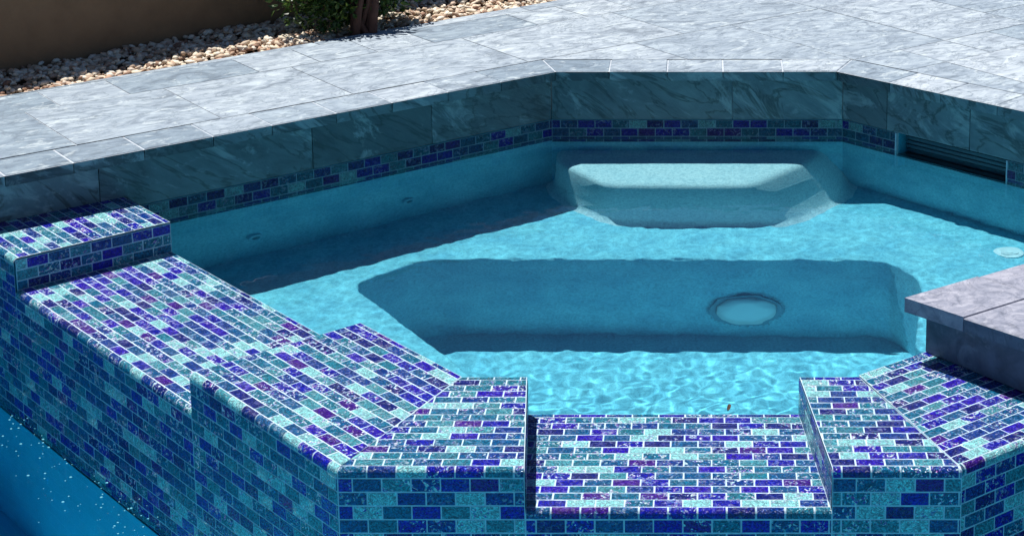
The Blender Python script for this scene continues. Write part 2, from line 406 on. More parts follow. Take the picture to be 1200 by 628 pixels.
# waterline band under the stone risers
BT = .047
ub = unit(sub(Cc, B)); sk0, sk1 = .205, .60            # skimmer mouth along the right back wall
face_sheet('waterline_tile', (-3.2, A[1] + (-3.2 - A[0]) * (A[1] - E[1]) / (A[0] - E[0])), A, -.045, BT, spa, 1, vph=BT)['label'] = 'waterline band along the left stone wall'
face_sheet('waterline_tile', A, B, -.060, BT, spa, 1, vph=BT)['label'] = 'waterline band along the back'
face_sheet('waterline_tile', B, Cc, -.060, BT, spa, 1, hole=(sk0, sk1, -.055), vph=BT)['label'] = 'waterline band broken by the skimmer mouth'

# plaster basin
inner = [FL, FR, Cc, B, A, E]
def ring_walls(mb, poly, z0, z1, m=0):
    for i in range(len(poly)):
        p, q = poly[i], poly[(i + 1) % len(poly)]
        mb.face([(*p, z0), (*p, z1), (*q, z1), (*q, z0)], m)
def poly_offset(poly, d):
    """grow (d>0) a closed counter-clockwise polygon"""
    n = len(poly); out = []
    for i in range(n):
        a, b, c = poly[i - 1], poly[i], poly[(i + 1) % n]
        t1, t2 = unit(sub(b, a)), unit(sub(c, b))
        out.append(isect((b[0] + t1[1] * d, b[1] - t1[0] * d), t1, (b[0] + t2[1] * d, b[1] - t2[0] * d), t2))
    return out
def fillet(pts, radii, seg=7, closed=False):
    out = []
    n = len(pts)
    for i, p in enumerate(pts):
        r = radii[i] if isinstance(radii, (list, tuple)) else radii
        if r <= 0 or (not closed and i in (0, n - 1)): out.append(p); continue
        a, c = pts[i - 1], pts[(i + 1) % n]
        ta, tc = unit(sub(a, p)), unit(sub(c, p))
        for k in range(seg + 1):
            s = k / seg
            w0, w1, w2 = (1 - s) ** 2, 2 * s * (1 - s), s * s
            out.append((p[0] + r * (ta[0] * w0 + tc[0] * w2), p[1] + r * (ta[1] * w0 + tc[1] * w2)))
    return out
BZ, FZ = -.45, -.96
mb = MB((0, 4.3, FZ)); lin = poly_offset(inner, .006)
z1 = -.05
# walls with a small hole-free lining; the mouth of the skimmer lies above z1 except its sill
ring_walls(mb, lin, FZ - .05, z1)
mb.build('basin_wall', [M['plaster']], spa)
mb = MB((0, 4.3, FZ)); mb.face([(*p, FZ) for p in poly_offset(inner, .05)]); mb.build('basin_floor', [M['plaster']], spa)
hole = [(-.53, 3.3), (-.545, 4.06), (-.935, 4.60), (-.765, 4.785), (.49, 4.775), (.575, 4.63), (.505, 4.2), (.80, 3.98), (1.05, 3.90)]
hp = fillet(hole, [0, .05, .06, .07, .06, .08, .05, .03, 0])
og = poly_offset(inner, .02)
# U-shaped bench: outer run from the right wall over the back to the left, then back along the hole
outer = [(1.02, 3.84), og[2], og[3], og[4], og[5], (-.58, 3.44)]
bp_ = outer + [(-.53, 3.42)] + hp[1:]
def solid(name, poly, z0, z1, mats, parent, bevel=.03, seg=5, angle=40):
    if area(poly) < 0: poly = poly[::-1]
    bm = bmesh.new()
    f = bm.faces.new([bm.verts.new((x, y, z1)) for x, y in poly])
    top_edges = list(f.edges)
    r = bmesh.ops.extrude_face_region(bm, geom=[f]); 
    nv = [v for v in r['geom'] if isinstance(v, bmesh.types.BMVert)]
    for v in nv: v.co.z = z0
    bmesh.ops.recalc_face_normals(bm, faces=bm.faces)
    if bevel:
        te = [e for e in bm.edges if all(abs(v.co.z - z1) < 1e-5 for v in e.verts)]
        bmesh.ops.bevel(bm, geom=te, offset=bevel, segments=seg, profile=.5, affect='EDGES', clamp_overlap=True)
    me = bpy.data.meshes.new(name); bm.to_mesh(me); bm.free()
    me.polygons.foreach_set('use_smooth', [True] * len(me.polygons))
    o = link(name, me, parent, mats); o.location = -parent.location if parent else (0, 0, 0)
    me.set_sharp_from_angle(angle=rad(angle))
    return o
solid('bench', bp_, FZ - .02, BZ, [M['plaster']], spa, .022)
# entry seat: loft between a top and a slightly larger foot
st = [(-.455, 5.43), (-.450, 5.30), (-.395, 5.215), (-.29, 5.075), (.135, 5.070), (.330, 5.325), (.36, 5.43)]
sb = [(-.465, 5.43), (-.460, 5.33), (-.40, 5.20), (-.245, 5.045), (.235, 5.045), (.42, 5.27), (.45, 5.43)]
stf = fillet(st, [0, .04, .04, .05, .06, .05, 0], 5); sbf = fillet(sb, [0, .04, .04, .06, .07, .05, 0], 5)
bm = bmesh.new(); rings = []
def lerp2(a, b, t): return (a[0] + (b[0] - a[0]) * t, a[1] + (b[1] - a[1]) * t)
cen = (-.03, 5.35)
prof = [(-.150, 0, .045), (-.153, 0, .02), (-.162, .02, .006), (-.178, .06, 0), (-.26, .35, 0), (-.35, .68, 0), (-.42, .93, 0), (-.44, .98, -.008), (-.455, 1, -.03)]
for z, t, ins in prof:
    ring = []
    for a, b in zip(stf, sbf):
        p = lerp2(a, b, t); dx, dy = cen[0] - p[0], cen[1] - p[1]; l = math.hypot(dx, dy)
        ring.append(bm.verts.new((p[0] + dx / l * ins, p[1] + (dy / l * ins if p[1] < 5.4 else 0), z)))
    rings.append(ring)
for r0, r1 in zip(rings, rings[1:]):
    for i in range(len(r0) - 1): bm.faces.new([r0[i + 1], r0[i], r1[i], r1[i + 1]])
bm.faces.new(rings[0]); bmesh.ops.recalc_face_normals(bm, faces=bm.faces)
M['seatp'] = plaster_mat('lit_seat_plaster', (.80, .89, .93), (.90, .95, .97))  # paler copy of the plaster; brightness under shallow water is put into its colour
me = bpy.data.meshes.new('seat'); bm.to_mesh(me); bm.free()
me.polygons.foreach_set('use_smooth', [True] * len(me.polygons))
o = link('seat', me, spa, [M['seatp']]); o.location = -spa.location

# round light on the footwell wall
lt = MB((.113, 4.77, -.785))
def disc(mb, c, r, depth, m=0, seg=48, dome=.006, r0=0):
    for i in range(seg):
        a, b = 2 * math.pi * i / seg, 2 * math.pi * (i + 1) / seg
        P = lambda rr, ang, dd: (c[0] + rr * math.cos(ang), c[1] - dd, c[2] + rr * math.sin(ang))
        if r0 == 0:
            mb.face([P(0, 0, depth + dome), P(r * .6, a, depth + dome * .7), P(r * .6, b, depth + dome * .7)], m)
            mb.face([P(r * .6, a, depth + dome * .7), P(r, a, depth), P(r, b, depth), P(r * .6, b, depth + dome * .7)], m)
        else:
            mb.face([P(r0, a, depth), P(r, a, depth), P(r, b, depth), P(r0, b, depth)], m)
        mb.face([P(r, a, depth), P(r, a, 0), P(r, b, 0), P(r, b, depth)], m)
ring = MB((.113, 4.775, -.785)); disc(ring, (.113, 4.779, -.785), .098, .010, r0=.082)
for i in range(40):
    a = 2 * math.pi * i / 40
    for rr in (.104,):
        x, z = .113 + rr * math.cos(a), -.785 + rr * math.sin(a)
        ring.face([(x + .004 * math.cos(a + t) , 4.7725, z + .004 * math.sin(a + t)) for t in (0, 1.57, 3.14, 4.71)])
ro = ring.build('light_ring', [M['ring']], spa)
disc(lt, (.113, 4.779, -.785), .080, .022); lo = lt.build('light_lens', [M['lens']], spa, smooth=True, weld=True)
# white return fitting on the bench at the right
jb = MB((.835, 4.823, BZ)); seg = 28
for r_, z_ in ((.040, .006), (.026, .011), (.012, .014)):
    jb.prism([(.835 + r_ * math.cos(2 * math.pi * a / seg), 4.823 + r_ * math.sin(2 * math.pi * a / seg)) for a in range(seg)], BZ, BZ + z_)
jb.build('return_fitting', [M['white']], spa)
# small hydrotherapy jets on the shaded walls
def jet(p, q, s, z):
    t = unit(sub(q, p)); n = (t[1], -t[0]); n = n if (n[0] * (0 - p[0]) + n[1] * (4.2 - p[1])) > 0 else (-n[0], -n[1])
    c = (p[0] + t[0] * s, p[1] + t[1] * s); m = MB((*c, z))
    P = lambda r, a, d: (c[0] + t[0] * r * math.cos(a) + n[0] * d, c[1] + t[1] * r * math.cos(a) + n[1] * d, z + r * math.sin(a))
    for k in range(24):
        a, b = 2 * math.pi * k / 24, 2 * math.pi * (k + 1) / 24
        m.face([P(.022, a, -.006), P(.022, b, -.006), P(.020, b, .008), P(.020, a, .008)]); m.face([P(.020, a, .008), P(.020, b, .008), P(.012, b, .010), P(.012, a, .010)]); m.face([P(.012, a, .010), P(.012, b, .010), P(.010, b, -.004), P(.010, a, -.004)])
    m.build('jet_nozzle', [M['jetp']], spa, smooth=False)
jet(A, E, .50, -.30); jet(A, E, .98, -.30)
# skimmer throat in the right back wall
nb = (-ub[1], ub[0])                                  # outward (away from the water)
nb = nb if nb[1] > 0 else (-nb[0], -nb[1])
PB = lambda s, o: (B[0] + ub[0] * s + nb[0] * o, B[1] + ub[1] * s + nb[1] * o)
sk = MB((*PB(.4, .1), -.1))
d0 = .30
a, b, c, d = PB(sk0, 0), PB(sk1, 0), PB(sk1, d0), PB(sk0, d0)
sk.face([(*a, -.055), (*b, -.055), (*c, -.055), (*d, -.055)], 0); sk.face([(*d, -.055), (*c, -.055), (*c, BT + .01), (*d, BT + .01)], 0)
sk.face([(*a, BT + .004), (*d, BT + .004), (*c, BT + .004), (*b, BT + .004)], 0)
sk.face([(*a, -.055), (*d, -.055), (*d, BT + .01), (*a, BT + .01)], 1); sk.face([(*b, -.055), (*b, BT + .01), (*c, BT + .01), (*c, -.055)], 1)
sk.build('skimmer_throat', [M['dark'], M['dark']], spa)
wf = MB((*PB(.4, .03), 0))
for k in range(7):
    za = -.045 + k * .0135
    wf.prism([PB(sk0 + .006, .05 - k * .002), PB(sk1 - .006, .05 - k * .002), PB(sk1 - .006, .06), PB(sk0 + .006, .06)], za, za + .0095)
wf.prism([PB(sk0 + .004, .058), PB(sk1 - .004, .058), PB(sk1 - .004, .066), PB(sk0 + .004, .066)], -.05, .046)
wf.build('weir_flap', [M['weir']], spa)
for s in (sk0, sk1):
    gt = MB((*PB(s, 0), 0))
    p0, p1 = PB(s - .002, -.002), PB(s + .002, -.002); p2, p3 = PB(s + .002, .01), PB(s - .002, .01)
    gt.prism([p0, p1, p2, p3], -.055, BT)
    gt.build('skimmer_trim', [M['grout']], spa)

# ------------------------------------------------------------------ spa water
wp = poly_offset(inner, .022)
throat = [PB(sk0 - .01, -.05), PB(sk1 + .01, -.05), PB(sk1 + .01, d0), PB(sk0 - .01, d0)]
if area(throat) < 0: throat = throat[::-1]
def inside(poly, x, y):
    for i in range(len(poly)):
        (x0, y0), (x1, y1) = poly[i], poly[(i + 1) % len(poly)]
        if (x1 - x0) * (y - y0) - (y1 - y0) * (x - x0) < 0: return False
    return True
WZ = -.006; G = .0075
vs = []; fs = []; idx = {}
nx0, nx1 = int(-1.6 / G), int(1.75 / G); ny0, ny1 = int(3.4 / G), int(5.6 / G)
def vid(i, j):
    if (i, j) not in idx:
        x, y = i * G, j * G; idx[(i, j)] = len(vs); vs.append((x, y, WZ + wave(x, y)))
    return idx[(i, j)]
for i in range(nx0, nx1):
    for j in range(ny0, ny1):
        x, y = (i + .5) * G, (j + .5) * G
        if inside(wp, x, y) or inside(throat, x, y): fs.append((vid(i, j), vid(i + 1, j), vid(i + 1, j + 1), vid(i, j + 1)))
me = bpy.data.meshes.new('water'); me.from_pydata(vs, [], fs); me.polygons.foreach_set('use_smooth', [True] * len(fs))
water = tag(link('water', me, None, [M['water']]), kind='structure')
water.cycles.is_caustics_caster = True

# ------------------------------------------------------------------ stone wall, coping and deck
sw = thing('stone_wall', 'dark grey marble wall under the deck coping behind the hot tub', 'wall', (-.2, 5.45, POOLZ - .8))
slope = (A[1] - E[1]) / (A[0] - E[0])
Lf = (-5.0, A[1] + (-5.0 - A[0]) * slope)
def risers(p, q, lens, z0, z1, depth=.03, name='marble_panel', rr=None, parent=sw, mat='riser'):
    t = unit(sub(q, p)); n = (-t[1], t[0]); Ln = math.hypot(*sub(q, p)); s = 0; i = 0
    mb = MB((p[0], p[1], z0))
    while s < Ln - .001:
        l = min(lens[i % len(lens)], Ln - s); a = (p[0] + t[0] * (s + .0012), p[1] + t[1] * (s + .0012)); b = (p[0] + t[0] * (s + l - .0012), p[1] + t[1] * (s + l - .0012))
        o = R.uniform(0, .0012)
        mb.prism([(a[0] - n[0] * o, a[1] - n[1] * o), (b[0] - n[0] * o, b[1] - n[1] * o), (b[0] + n[0] * depth, b[1] + n[1] * depth), (a[0] + n[0] * depth, a[1] + n[1] * depth)], z0, z1, 0, R.random())
        s += l; i += 1
    mb.prism([(p[0] + n[0] * .006, p[1] + n[1] * .006), (q[0] + n[0] * .006, q[1] + n[1] * .006), (q[0] + n[0] * .02, q[1] + n[1] * .02), (p[0] + n[0] * .02, p[1] + n[1] * .02)], z0 + .001, z1 - .001, 1)
    return mb.build(name, [M[mat], M['grout']], parent)
# order so that n points away from the water
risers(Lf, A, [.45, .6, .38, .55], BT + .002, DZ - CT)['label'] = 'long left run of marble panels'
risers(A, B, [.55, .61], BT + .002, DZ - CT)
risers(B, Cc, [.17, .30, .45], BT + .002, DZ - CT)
# masonry behind and below (also closes the space under the deck)
ms = MB((0, 5.5, -1.6))
def slab_wall(p, q, off, th, z0, z1, ext=0):
    t = unit(sub(q, p)); n = (-t[1], t[0])
    p = (p[0] - t[0] * ext, p[1] - t[1] * ext); q = (q[0] + t[0] * ext, q[1] + t[1] * ext)
    ms.prism([(p[0] + n[0] * off, p[1] + n[1] * off), (q[0] + n[0] * off, q[1] + n[1] * off), (q[0] + n[0] * (off + th), q[1] + n[1] * (off + th)), (p[0] + n[0] * (off + th), p[1] + n[1] * (off + th))], z0, z1)
slab_wall(Lf, A, .012, .1, -1.7, BT); slab_wall(A, B, .012, .1, -1.7, BT, .02)
slab_wall(B, PB(sk0, 0), .012, .1, -1.7, BT); slab_wall(PB(sk1, 0), Cc, .012, .1, -1.7, BT, .0)
ms.build('masonry', [M['poolp']], sw)

# coping path (inner lip), deck on its left side when walking P5 -> P0
P0 = (-5.0, 5.359 + (-5.0 + .452) * .799); P1 = (-.452, 5.361); P2 = (.396, 5.363)
dR = unit(sub((.883, 4.926), (.396, 5.364))); P4 = (.403, 3.535); dI = unit((.277, .200))
P3 = isect(P2, dR, P4, dI)
dE = unit((.213, -.206)); P5 = (P4[0] + dE[0] * .52, P4[1] + dE[1] * .52); P6 = (6, 2.6)
path = [P0, P1, P2, P3, P4]
CD = .145
outp = offset_path([P6, P5, P4, P3, P2, P1, P0], CD)[::-1]      # toward the deck
def coping_run(mb, i0, p, q, po, qo, step, r_lo=.0, r_hi=1.0):
    Ln = math.hypot(*sub(q, p)); n = max(1, round(Ln / step)); t = unit(sub(q, p))
    cuts = [0] + [k / n + R.uniform(-.06, .06) / n for k in range(1, n)] + [1]
    nn = unit((-t[1], t[0]))
    if (po[0] - p[0]) * nn[0] + (po[1] - p[1]) * nn[1] < 0: nn = (-nn[0], -nn[1])
    big = 50
    reg = [p, q, qo, po]
    if area(reg) < 0: reg = reg[::-1]
    lo = min(0, (po[0] - p[0]) * t[0] + (po[1] - p[1]) * t[1]) - .01; hi = max(Ln, (qo[0] - p[0]) * t[0] + (qo[1] - p[1]) * t[1]) + .01
    for k in range(n):
        a = cuts[k] * Ln + .001 if k else lo; b = cuts[k + 1] * Ln - .001 if k < n - 1 else hi
        bx = [(p[0] + t[0] * a - nn[0] * .01, p[1] + t[1] * a - nn[1] * .01), (p[0] + t[0] * b - nn[0] * .01, p[1] + t[1] * b - nn[1] * .01),
              (p[0] + t[0] * b + nn[0] * .3, p[1] + t[1] * b + nn[1] * .3), (p[0] + t[0] * a + nn[0] * .3, p[1] + t[1] * a + nn[1] * .3)]
        c = clip(bx, reg, .0008)
        if len(c) >= 3:
            dz = R.uniform(-.0008, .0008)
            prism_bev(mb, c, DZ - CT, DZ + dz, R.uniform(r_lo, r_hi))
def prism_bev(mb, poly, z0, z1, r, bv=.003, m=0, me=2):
    if area(poly) < 0: poly = poly[::-1]
    ins = clip(poly, poly, bv)
    if len(ins) != len(poly): mb.prism(poly, z0, z1, m, r); return
    # match the inset corners to the outer ones
    ins = [min(ins, key=lambda w: (w[0] - x) ** 2 + (w[1] - y) ** 2) for x, y in poly]
    n = len(poly)
    mb.face([(x, y, z1) for x, y in ins], m, r); mb.face([(x, y, z0) for x, y in poly[::-1]], m, r)
    for i in range(n):
        j = (i + 1) % n
        mb.face([(*poly[i], z0), (*poly[j], z0), (*poly[j], z1 - bv), (*poly[i], z1 - bv)], me, r)  # upright edges take a darker material, so their shade is in the colour
        mb.face([(*poly[i], z1 - bv), (*poly[j], z1 - bv), (*ins[j], z1), (*ins[i], z1)], m, r)
cp = MB((0, 5.4, DZ - CT))
for i in range(3): coping_run(cp, i, path[i], path[i + 1], outp[i], outp[i + 1], .18)
for i in range(3): cp.face([(*path[i + 1], DZ - .0022), (*outp[i + 1], DZ - .0022), (*outp[i], DZ - .0022), (*path[i], DZ - .0022)][::1], 1)
cp.build('coping', [M['paver'], M['joint'], M['riser']], sw)  # last slot: dark riser stone paints the shade on the coping edges
# pier at the right: coping, marble face
pier = thing('stone_pier', 'grey stone clad deck end with slab top sitting on the right mosaic wall', 'stone pier', (1.2, 3.8, -.5))
pc = MB((.6, 3.7, DZ - CT))
coping_run(pc, 3, P3, P4, outp[3], outp[4], .20)
# second row along the end edge
Q4 = outp[4]
e0 = (P4[0] + dE[0] * .146, P4[1] + dE[1] * .146)
inn = lambda p, a, b: (p[0] + dE[0] * a + dI[0] * b, p[1] + dE[1] * a + dI[1] * b)
pc2 = [inn(P4, .1475, 0), inn(P4, .36, 0), inn(P4, .36, .21), inn(P4, .1475, .21)]
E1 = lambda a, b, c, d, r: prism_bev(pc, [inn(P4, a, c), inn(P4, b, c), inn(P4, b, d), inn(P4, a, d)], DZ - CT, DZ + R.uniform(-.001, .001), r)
pc = MB((.6, 3.7, DZ - CT))
L3 = math.hypot(*sub(P3, P4)); s = 0; k = 0
for l in [.205, .40, .19, .22, .25, .2, .2, .2]:
    if s + l > L3 - .1: l = L3 - s + .0
    le = l + (.4 if s + l > L3 - .01 else 0)
    c = clip([inn(P4, 0, s + .001), inn(P4, .1455, s + .001), inn(P4, .1455, s + le - .001), inn(P4, 0, s + le - .001)], [P4, inn(P4, .1455, 0), outp[3], P3])
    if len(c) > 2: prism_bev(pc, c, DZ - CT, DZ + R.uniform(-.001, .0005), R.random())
    s += l
    if s >= L3 - .01: break
E1(.1475, .36, 0, .20, .3); E1(.362, .60, 0, .20, .8); E1(.1475, .30, .202, .42, .6); E1(.302, .60, .202, .42, .2)
pc.build('coping', [M['pcoping'], M['joint'], M['pier']], pier)  # last slot: darker pier stone paints the shade on the slab edges
pf = MB((.6, 3.5, 0))
fa = (.452, 3.566); fb = (fa[0] + .648 * .56, fa[1] - .761 * .56); 
fwd = (-fa[0] + fb[0], -fa[1] + fb[1]); t = unit(fwd); n = (-t[1], t[0])
s = 0
for l in (.335, .3):
    a = (fa[0] + t[0] * (s + .0008), fa[1] + t[1] * (s + .0008)); b = (fa[0] + t[0] * (s + l - .0008), fa[1] + t[1] * (s + l - .0008))
    pf.prism([a, b, (b[0] + n[0] * .03, b[1] + n[1] * .03), (a[0] + n[0] * .03, a[1] + n[1] * .03)], ZB + .003, DZ - CT - .001, 0, R.random()); s += l
# side facing the water, along the inner edge
ia = (fa[0] + t[0] * .001, fa[1] + t[1] * .001); di = unit((.788, .616)); ib = (fa[0] + di[0] * 1.35, fa[1] + di[1] * 1.35)
pf.prism([(fa[0] + n[0] * .031, fa[1] + n[1] * .031), (fa[0] + n[0] * .031 + t[0] * .03, fa[1] + n[1] * .031 + t[1] * .03), (ib[0] + t[0] * .03, ib[1] + t[1] * .03), ib], ZB - .05, DZ - CT - .001, 0, .4)
pf.prism([inn((fa[0] + n[0] * .032, fa[1] + n[1] * .032), .035, 0), inn(fb, 0, .035), inn(fb, 0, 1.2), inn(fa, .035, 1.2)], ZB + .004, DZ - CT - .002, 0, .4)
pf.build('marble_facing', [M['pier']], pier)

# deck pavers
th = math.atan2(P1[1] - P0[1], P1[0] - P0[0]); ct, sn = math.cos(th), math.sin(th)
toW = lambda u, v: (P1[0] + u * ct - v * sn, P1[1] + u * sn + v * ct)
GA, gd = (-2.05, 5.045), unit((.76, .655))
gl = lambda t: (GA[0] + gd[0] * t, GA[1] + gd[1] * t)
F0, F1, F2, F3, F4 = gl(-4.5), gl(5.5), gl(14), (16, 6), (16, -3)
outf = offset_path([P6, P5, inn(P4, .0, .0), P3, P2, P1, P0], CD + .0015)[::-1]
pierc = [inn(P4, .60, .0), inn(P4, .60, .42), inn(P4, .1475, .42)]
regs = [[outf[0], outf[1], F1, F0], [outf[1], outf[2], F2, F1], [outf[2], outf[3], F3, F2],
        [outf[3], inn(P4, .147, .422), inn(P4, .602, .422), (16, 5.2), F3], [inn(P4, .602, .422), inn(P4, .602, .0), (16, -3), (16, 5.2)]]
dk = MB((0, 7, DZ - .03)); rnd = random.Random(21)
def paver(u0, v0, u1, v1):
    g = .0014; r = rnd.random(); z = DZ + rnd.uniform(-.0003, .0003); cx, cy = (u0 + u1) / 2, (v0 + v1) / 2
    q = [toW(u0 + g, v0 + g), toW(u1 - g, v0 + g), toW(u1 - g, v1 - g), toW(u0 + g, v1 - g)]
    for rg in regs:
        c = clip(q, rg)
        if len(c) > 2: dk.face([(x, y, z) for x, y in c], 0, r)
v = .2 * -60 + CD + .0
rowi = 0
while v < 14:
    # a band .6 deep: rows of .2, .4 in turn with mixed widths, as laid in a French pattern
    u = -12 + rnd.choice([0, .2, .4, .1]); h = [.4, .2, .6][rowi % 3]
    while u < 20:
        w = rnd.choice([.4, .6, .4]) if h == .4 else rnd.choice([.2, .4, .2]) if h == .2 else .4
        cxy = toW(u, v)
        if -7 < cxy[0] < 13 and 0 < cxy[1] < 13:
            if h == .6:
                if rnd.random() < .5: paver(u, v, u + w, v + .6)
                else: paver(u, v, u + w, v + .2); paver(u, v + .2, u + w, v + .6)
            else: paver(u, v, u + w, v + h)
        u += w
    v += h; rowi += 1
for rg in regs: dk.face([(x, y, DZ - .0014) for x, y in (rg if area(rg) > 0 else rg[::-1])], 1)
# outer edge of the deck slab toward the gravel and the pool
for p, q in ((F0, F1), (F1, F2)): dk.face([(*p, DZ - .05), (*q, DZ - .05), (*q, DZ - .002), (*p, DZ - .002)], 1)
deck = tag(dk.build('deck', [M['paver'], M['joint']]), kind='structure')
# edge wall of the deck toward the pool on the far right
ew = MB((3, 3, -1.0)); 
pe = [inn(P4, .602, 0.04), (16, -2.9)]
tt = unit(sub(pe[1], pe[0])); nn = (-tt[1], tt[0])
ew.prism([pe[0], pe[1], (pe[1][0] + nn[0] * .1, pe[1][1] + nn[1] * .1), (pe[0][0] + nn[0] * .1, pe[0][1] + nn[1] * .1)], -1.7, DZ - .006)
tag(ew.build('pool_edge_wall', [M['riser']]), 'grey stone pool edge running out of view right of the pier', 'wall')

# ------------------------------------------------------------------ gravel bed, soil, garden wall
NG = (-gd[1], gd[0])
def gpt(t, o): return (GA[0] + gd[0] * t + NG[0] * o, GA[1] + gd[1] * t + NG[1] * o)
sg = MB((0, 8, DZ - .06)); BW = 6.0
sg.face([(*gpt(-40, -.0), DZ - .045), (*gpt(60, 0), DZ - .045), (*gpt(60, 60), DZ - .045), (*gpt(-40, 60), DZ - .045)])
tag(sg.build('ground', [M['soil']]), kind='structure')
# garden wall
wa = (-2.146, 5.421); wbp = (-1.525, 6.072)
dw = unit(sub(wbp, wa)); nw = (-dw[1], dw[0])
wpt = lambda t, o: (wa[0] + dw[0] * t + nw[0] * o, wa[1] + dw[1] * t + nw[1] * o)
WH = DZ + .56
gw = thing('garden_wall', 'low brown stucco garden wall in shade behind the gravel bed', 'wall', (*wpt(0, 0), DZ - .05))
mbw = MB((*wpt(0, 0), DZ)); mbw.prism([wpt(-6, 0), wpt(9, 0), wpt(9, .18), wpt(-6, .18)], DZ - .1, WH); mbw.build('wall_body', [M['wallm']], gw)
mbw = MB((*wpt(0, 0), WH)); mbw.prism([wpt(-6, -.02), wpt(9, -.02), wpt(9, .20), wpt(-6, .20)], WH, WH + .04); mbw.build('wall_cap', [M['wallm']], gw)
# gravel stones
def ico():
    t = (1 + 5 ** .5) / 2
    v = [Vector(p).normalized() for p in ((-1, t, 0), (1, t, 0), (-1, -t, 0), (1, -t, 0), (0, -1, t), (0, 1, t), (0, -1, -t), (0, 1, -t), (t, 0, -1), (t, 0, 1), (-t, 0, -1), (-t, 0, 1))]
    f = [(0, 11, 5), (0, 5, 1), (0, 1, 7), (0, 7, 10), (0, 10, 11), (1, 5, 9), (5, 11, 4), (11, 10, 2), (10, 7, 6), (7, 1, 8), (3, 9, 4), (3, 4, 2), (3, 2, 6), (3, 6, 8), (3, 8, 9), (4, 9, 5), (2, 4, 11), (6, 2, 10), (8, 6, 7), (9, 8, 1)]
    return v, f
IV, IF = ico(); gv = []; gf = []; rg = random.Random(3)
def stone(x, y, z, r):
    a = rg.uniform(0, 6.28); c, s = math.cos(a), math.sin(a); sx, sy, sz = r * rg.uniform(.8, 1.5), r * rg.uniform(.6, 1), r * rg.uniform(.4, .75)
    tx = rg.uniform(-.5, .5); k = len(gv)
    for p in IV:
        q = p * rg.uniform(.85, 1.12); X, Y, Z = q.x * sx, q.y * sy, q.z * sz; Z += X * tx
        gv.append((x + X * c - Y * s, y + X * s + Y * c, z + Z))
    gf.extend([tuple(i + k for i in f) for f in IF])
def wall_dist(x, y): return (x - wa[0]) * nw[0] + (y - wa[1]) * nw[1]
cnt = 0
while cnt < 19000:
    t = rg.uniform(-1.9, 5.2); o = rg.uniform(.0, 1.6) ** 1.0 * (1 if rg.random() < .9 else .3); x, y = gpt(t, o)
    if wall_dist(x, y) > -.005: continue
    if o > .9 and t < 1.5: continue
    hgt = .012 * noise.noise(Vector((x * 7, y * 7, 0)))
    stone(x, y, DZ - .022 + hgt + rg.uniform(-.008, .010), rg.choice([.006, .009, .012, .015])); cnt += 1
me = bpy.data.meshes.new('gravel'); me.from_pydata(gv, [], gf); me.polygons.foreach_set('use_smooth', [True] * len(gf))
tag(link('gravel', me, None, [M['gravel']]), kind='stuff')

# ------------------------------------------------------------------ shrub
sx0, sy0 = -1.125, 5.865
shrub = thing('shrub', 'dark green leafy shrub growing from the gravel beside the deck', 'shrub', (sx0, sy0, DZ - .03))
rs = random.Random(11)
def tube(mb, p0, p1, r0, r1, seg=9, bend=0):
    p0, p1 = Vector(p0), Vector(p1); ax = (p1 - p0).normalized(); s = ax.orthogonal().normalized(); t = ax.cross(s); pr = None
    for k in range(6):
        f = k / 5; c = p0.lerp(p1, f) + s * bend * math.sin(f * math.pi); rr = r0 + (r1 - r0) * f
        ring = [c + (s * math.cos(a) + t * math.sin(a)) * rr * (1 + .12 * math.sin(3 * a + k)) for a in [2 * math.pi * i / seg for i in range(seg)]]
        if pr:
            for i in range(seg): mb.face([pr[i], pr[(i + 1) % seg], ring[(i + 1) % seg], ring[i]])
        pr = ring
tk = MB((sx0, sy0, DZ - .03))
cz = DZ + .42
for k in range(9):
    a = rs.uniform(0, 6.28); rr = rs.uniform(0, .04); b = rs.uniform(0, 6.28)
    tube(tk, (sx0 + rr * math.cos(a), sy0 + rr * math.sin(a), DZ - .04), (sx0 + rs.uniform(.03, .14) * math.cos(b), sy0 + .08 + rs.uniform(.03, .1) * math.sin(b), DZ + rs.uniform(.15, .4)), rs.uniform(.009, .017), .006, bend=rs.uniform(-.02, .02))
tk.build('trunk', [M['bark']], shrub, smooth=True, weld=True)
lf = MB((sx0, sy0, DZ))
clumps = []
for k in range(70):
    a = rs.uniform(0, 6.28); el = rs.uniform(-.9, 1.2); rr = rs.uniform(.5, 1)
    q1 = .05 + .25 * rr * math.cos(a) * math.cos(el); q2 = .15 + .14 * rr * math.sin(a) * math.cos(el)
    clumps.append((sx0 + gd[0] * q1 + NG[0] * q2, sy0 + gd[1] * q1 + NG[1] * q2, DZ + .15 + .16 * rr * math.sin(el)))
for c in clumps:
    for k in range(75):
        d = Vector((rs.gauss(0, 1), rs.gauss(0, 1), rs.gauss(0, 1))).normalized() * rs.uniform(.01, .075)
        p = Vector(c) + d
        if p.z < DZ + .012: p.z = DZ + .012 + rs.uniform(0, .03)
        ax = (d.normalized() + Vector((rs.uniform(-.6, .6), rs.uniform(-.6, .6), rs.uniform(-.2, .7)))).normalized()
        w = ax.cross(Vector((rs.uniform(-1, 1), rs.uniform(-1, 1), rs.uniform(.2, 1)))).normalized(); l = rs.uniform(.018, .032); hw = l * rs.uniform(.22, .34)
        nn2 = ax.cross(w) * (l * .12)
        a0_, a1_ = p, p + ax * l; m1 = p + ax * l * .4
        lf.face([a0_, m1 + w * hw + nn2, a1_ - nn2, m1 + nn2 * .2], 0); lf.face([a0_, m1 + nn2 * .2, a1_ - nn2, m1 - w * hw + nn2], 0)
lf.build('crown', [M['leaf']], shrub, weld=False)
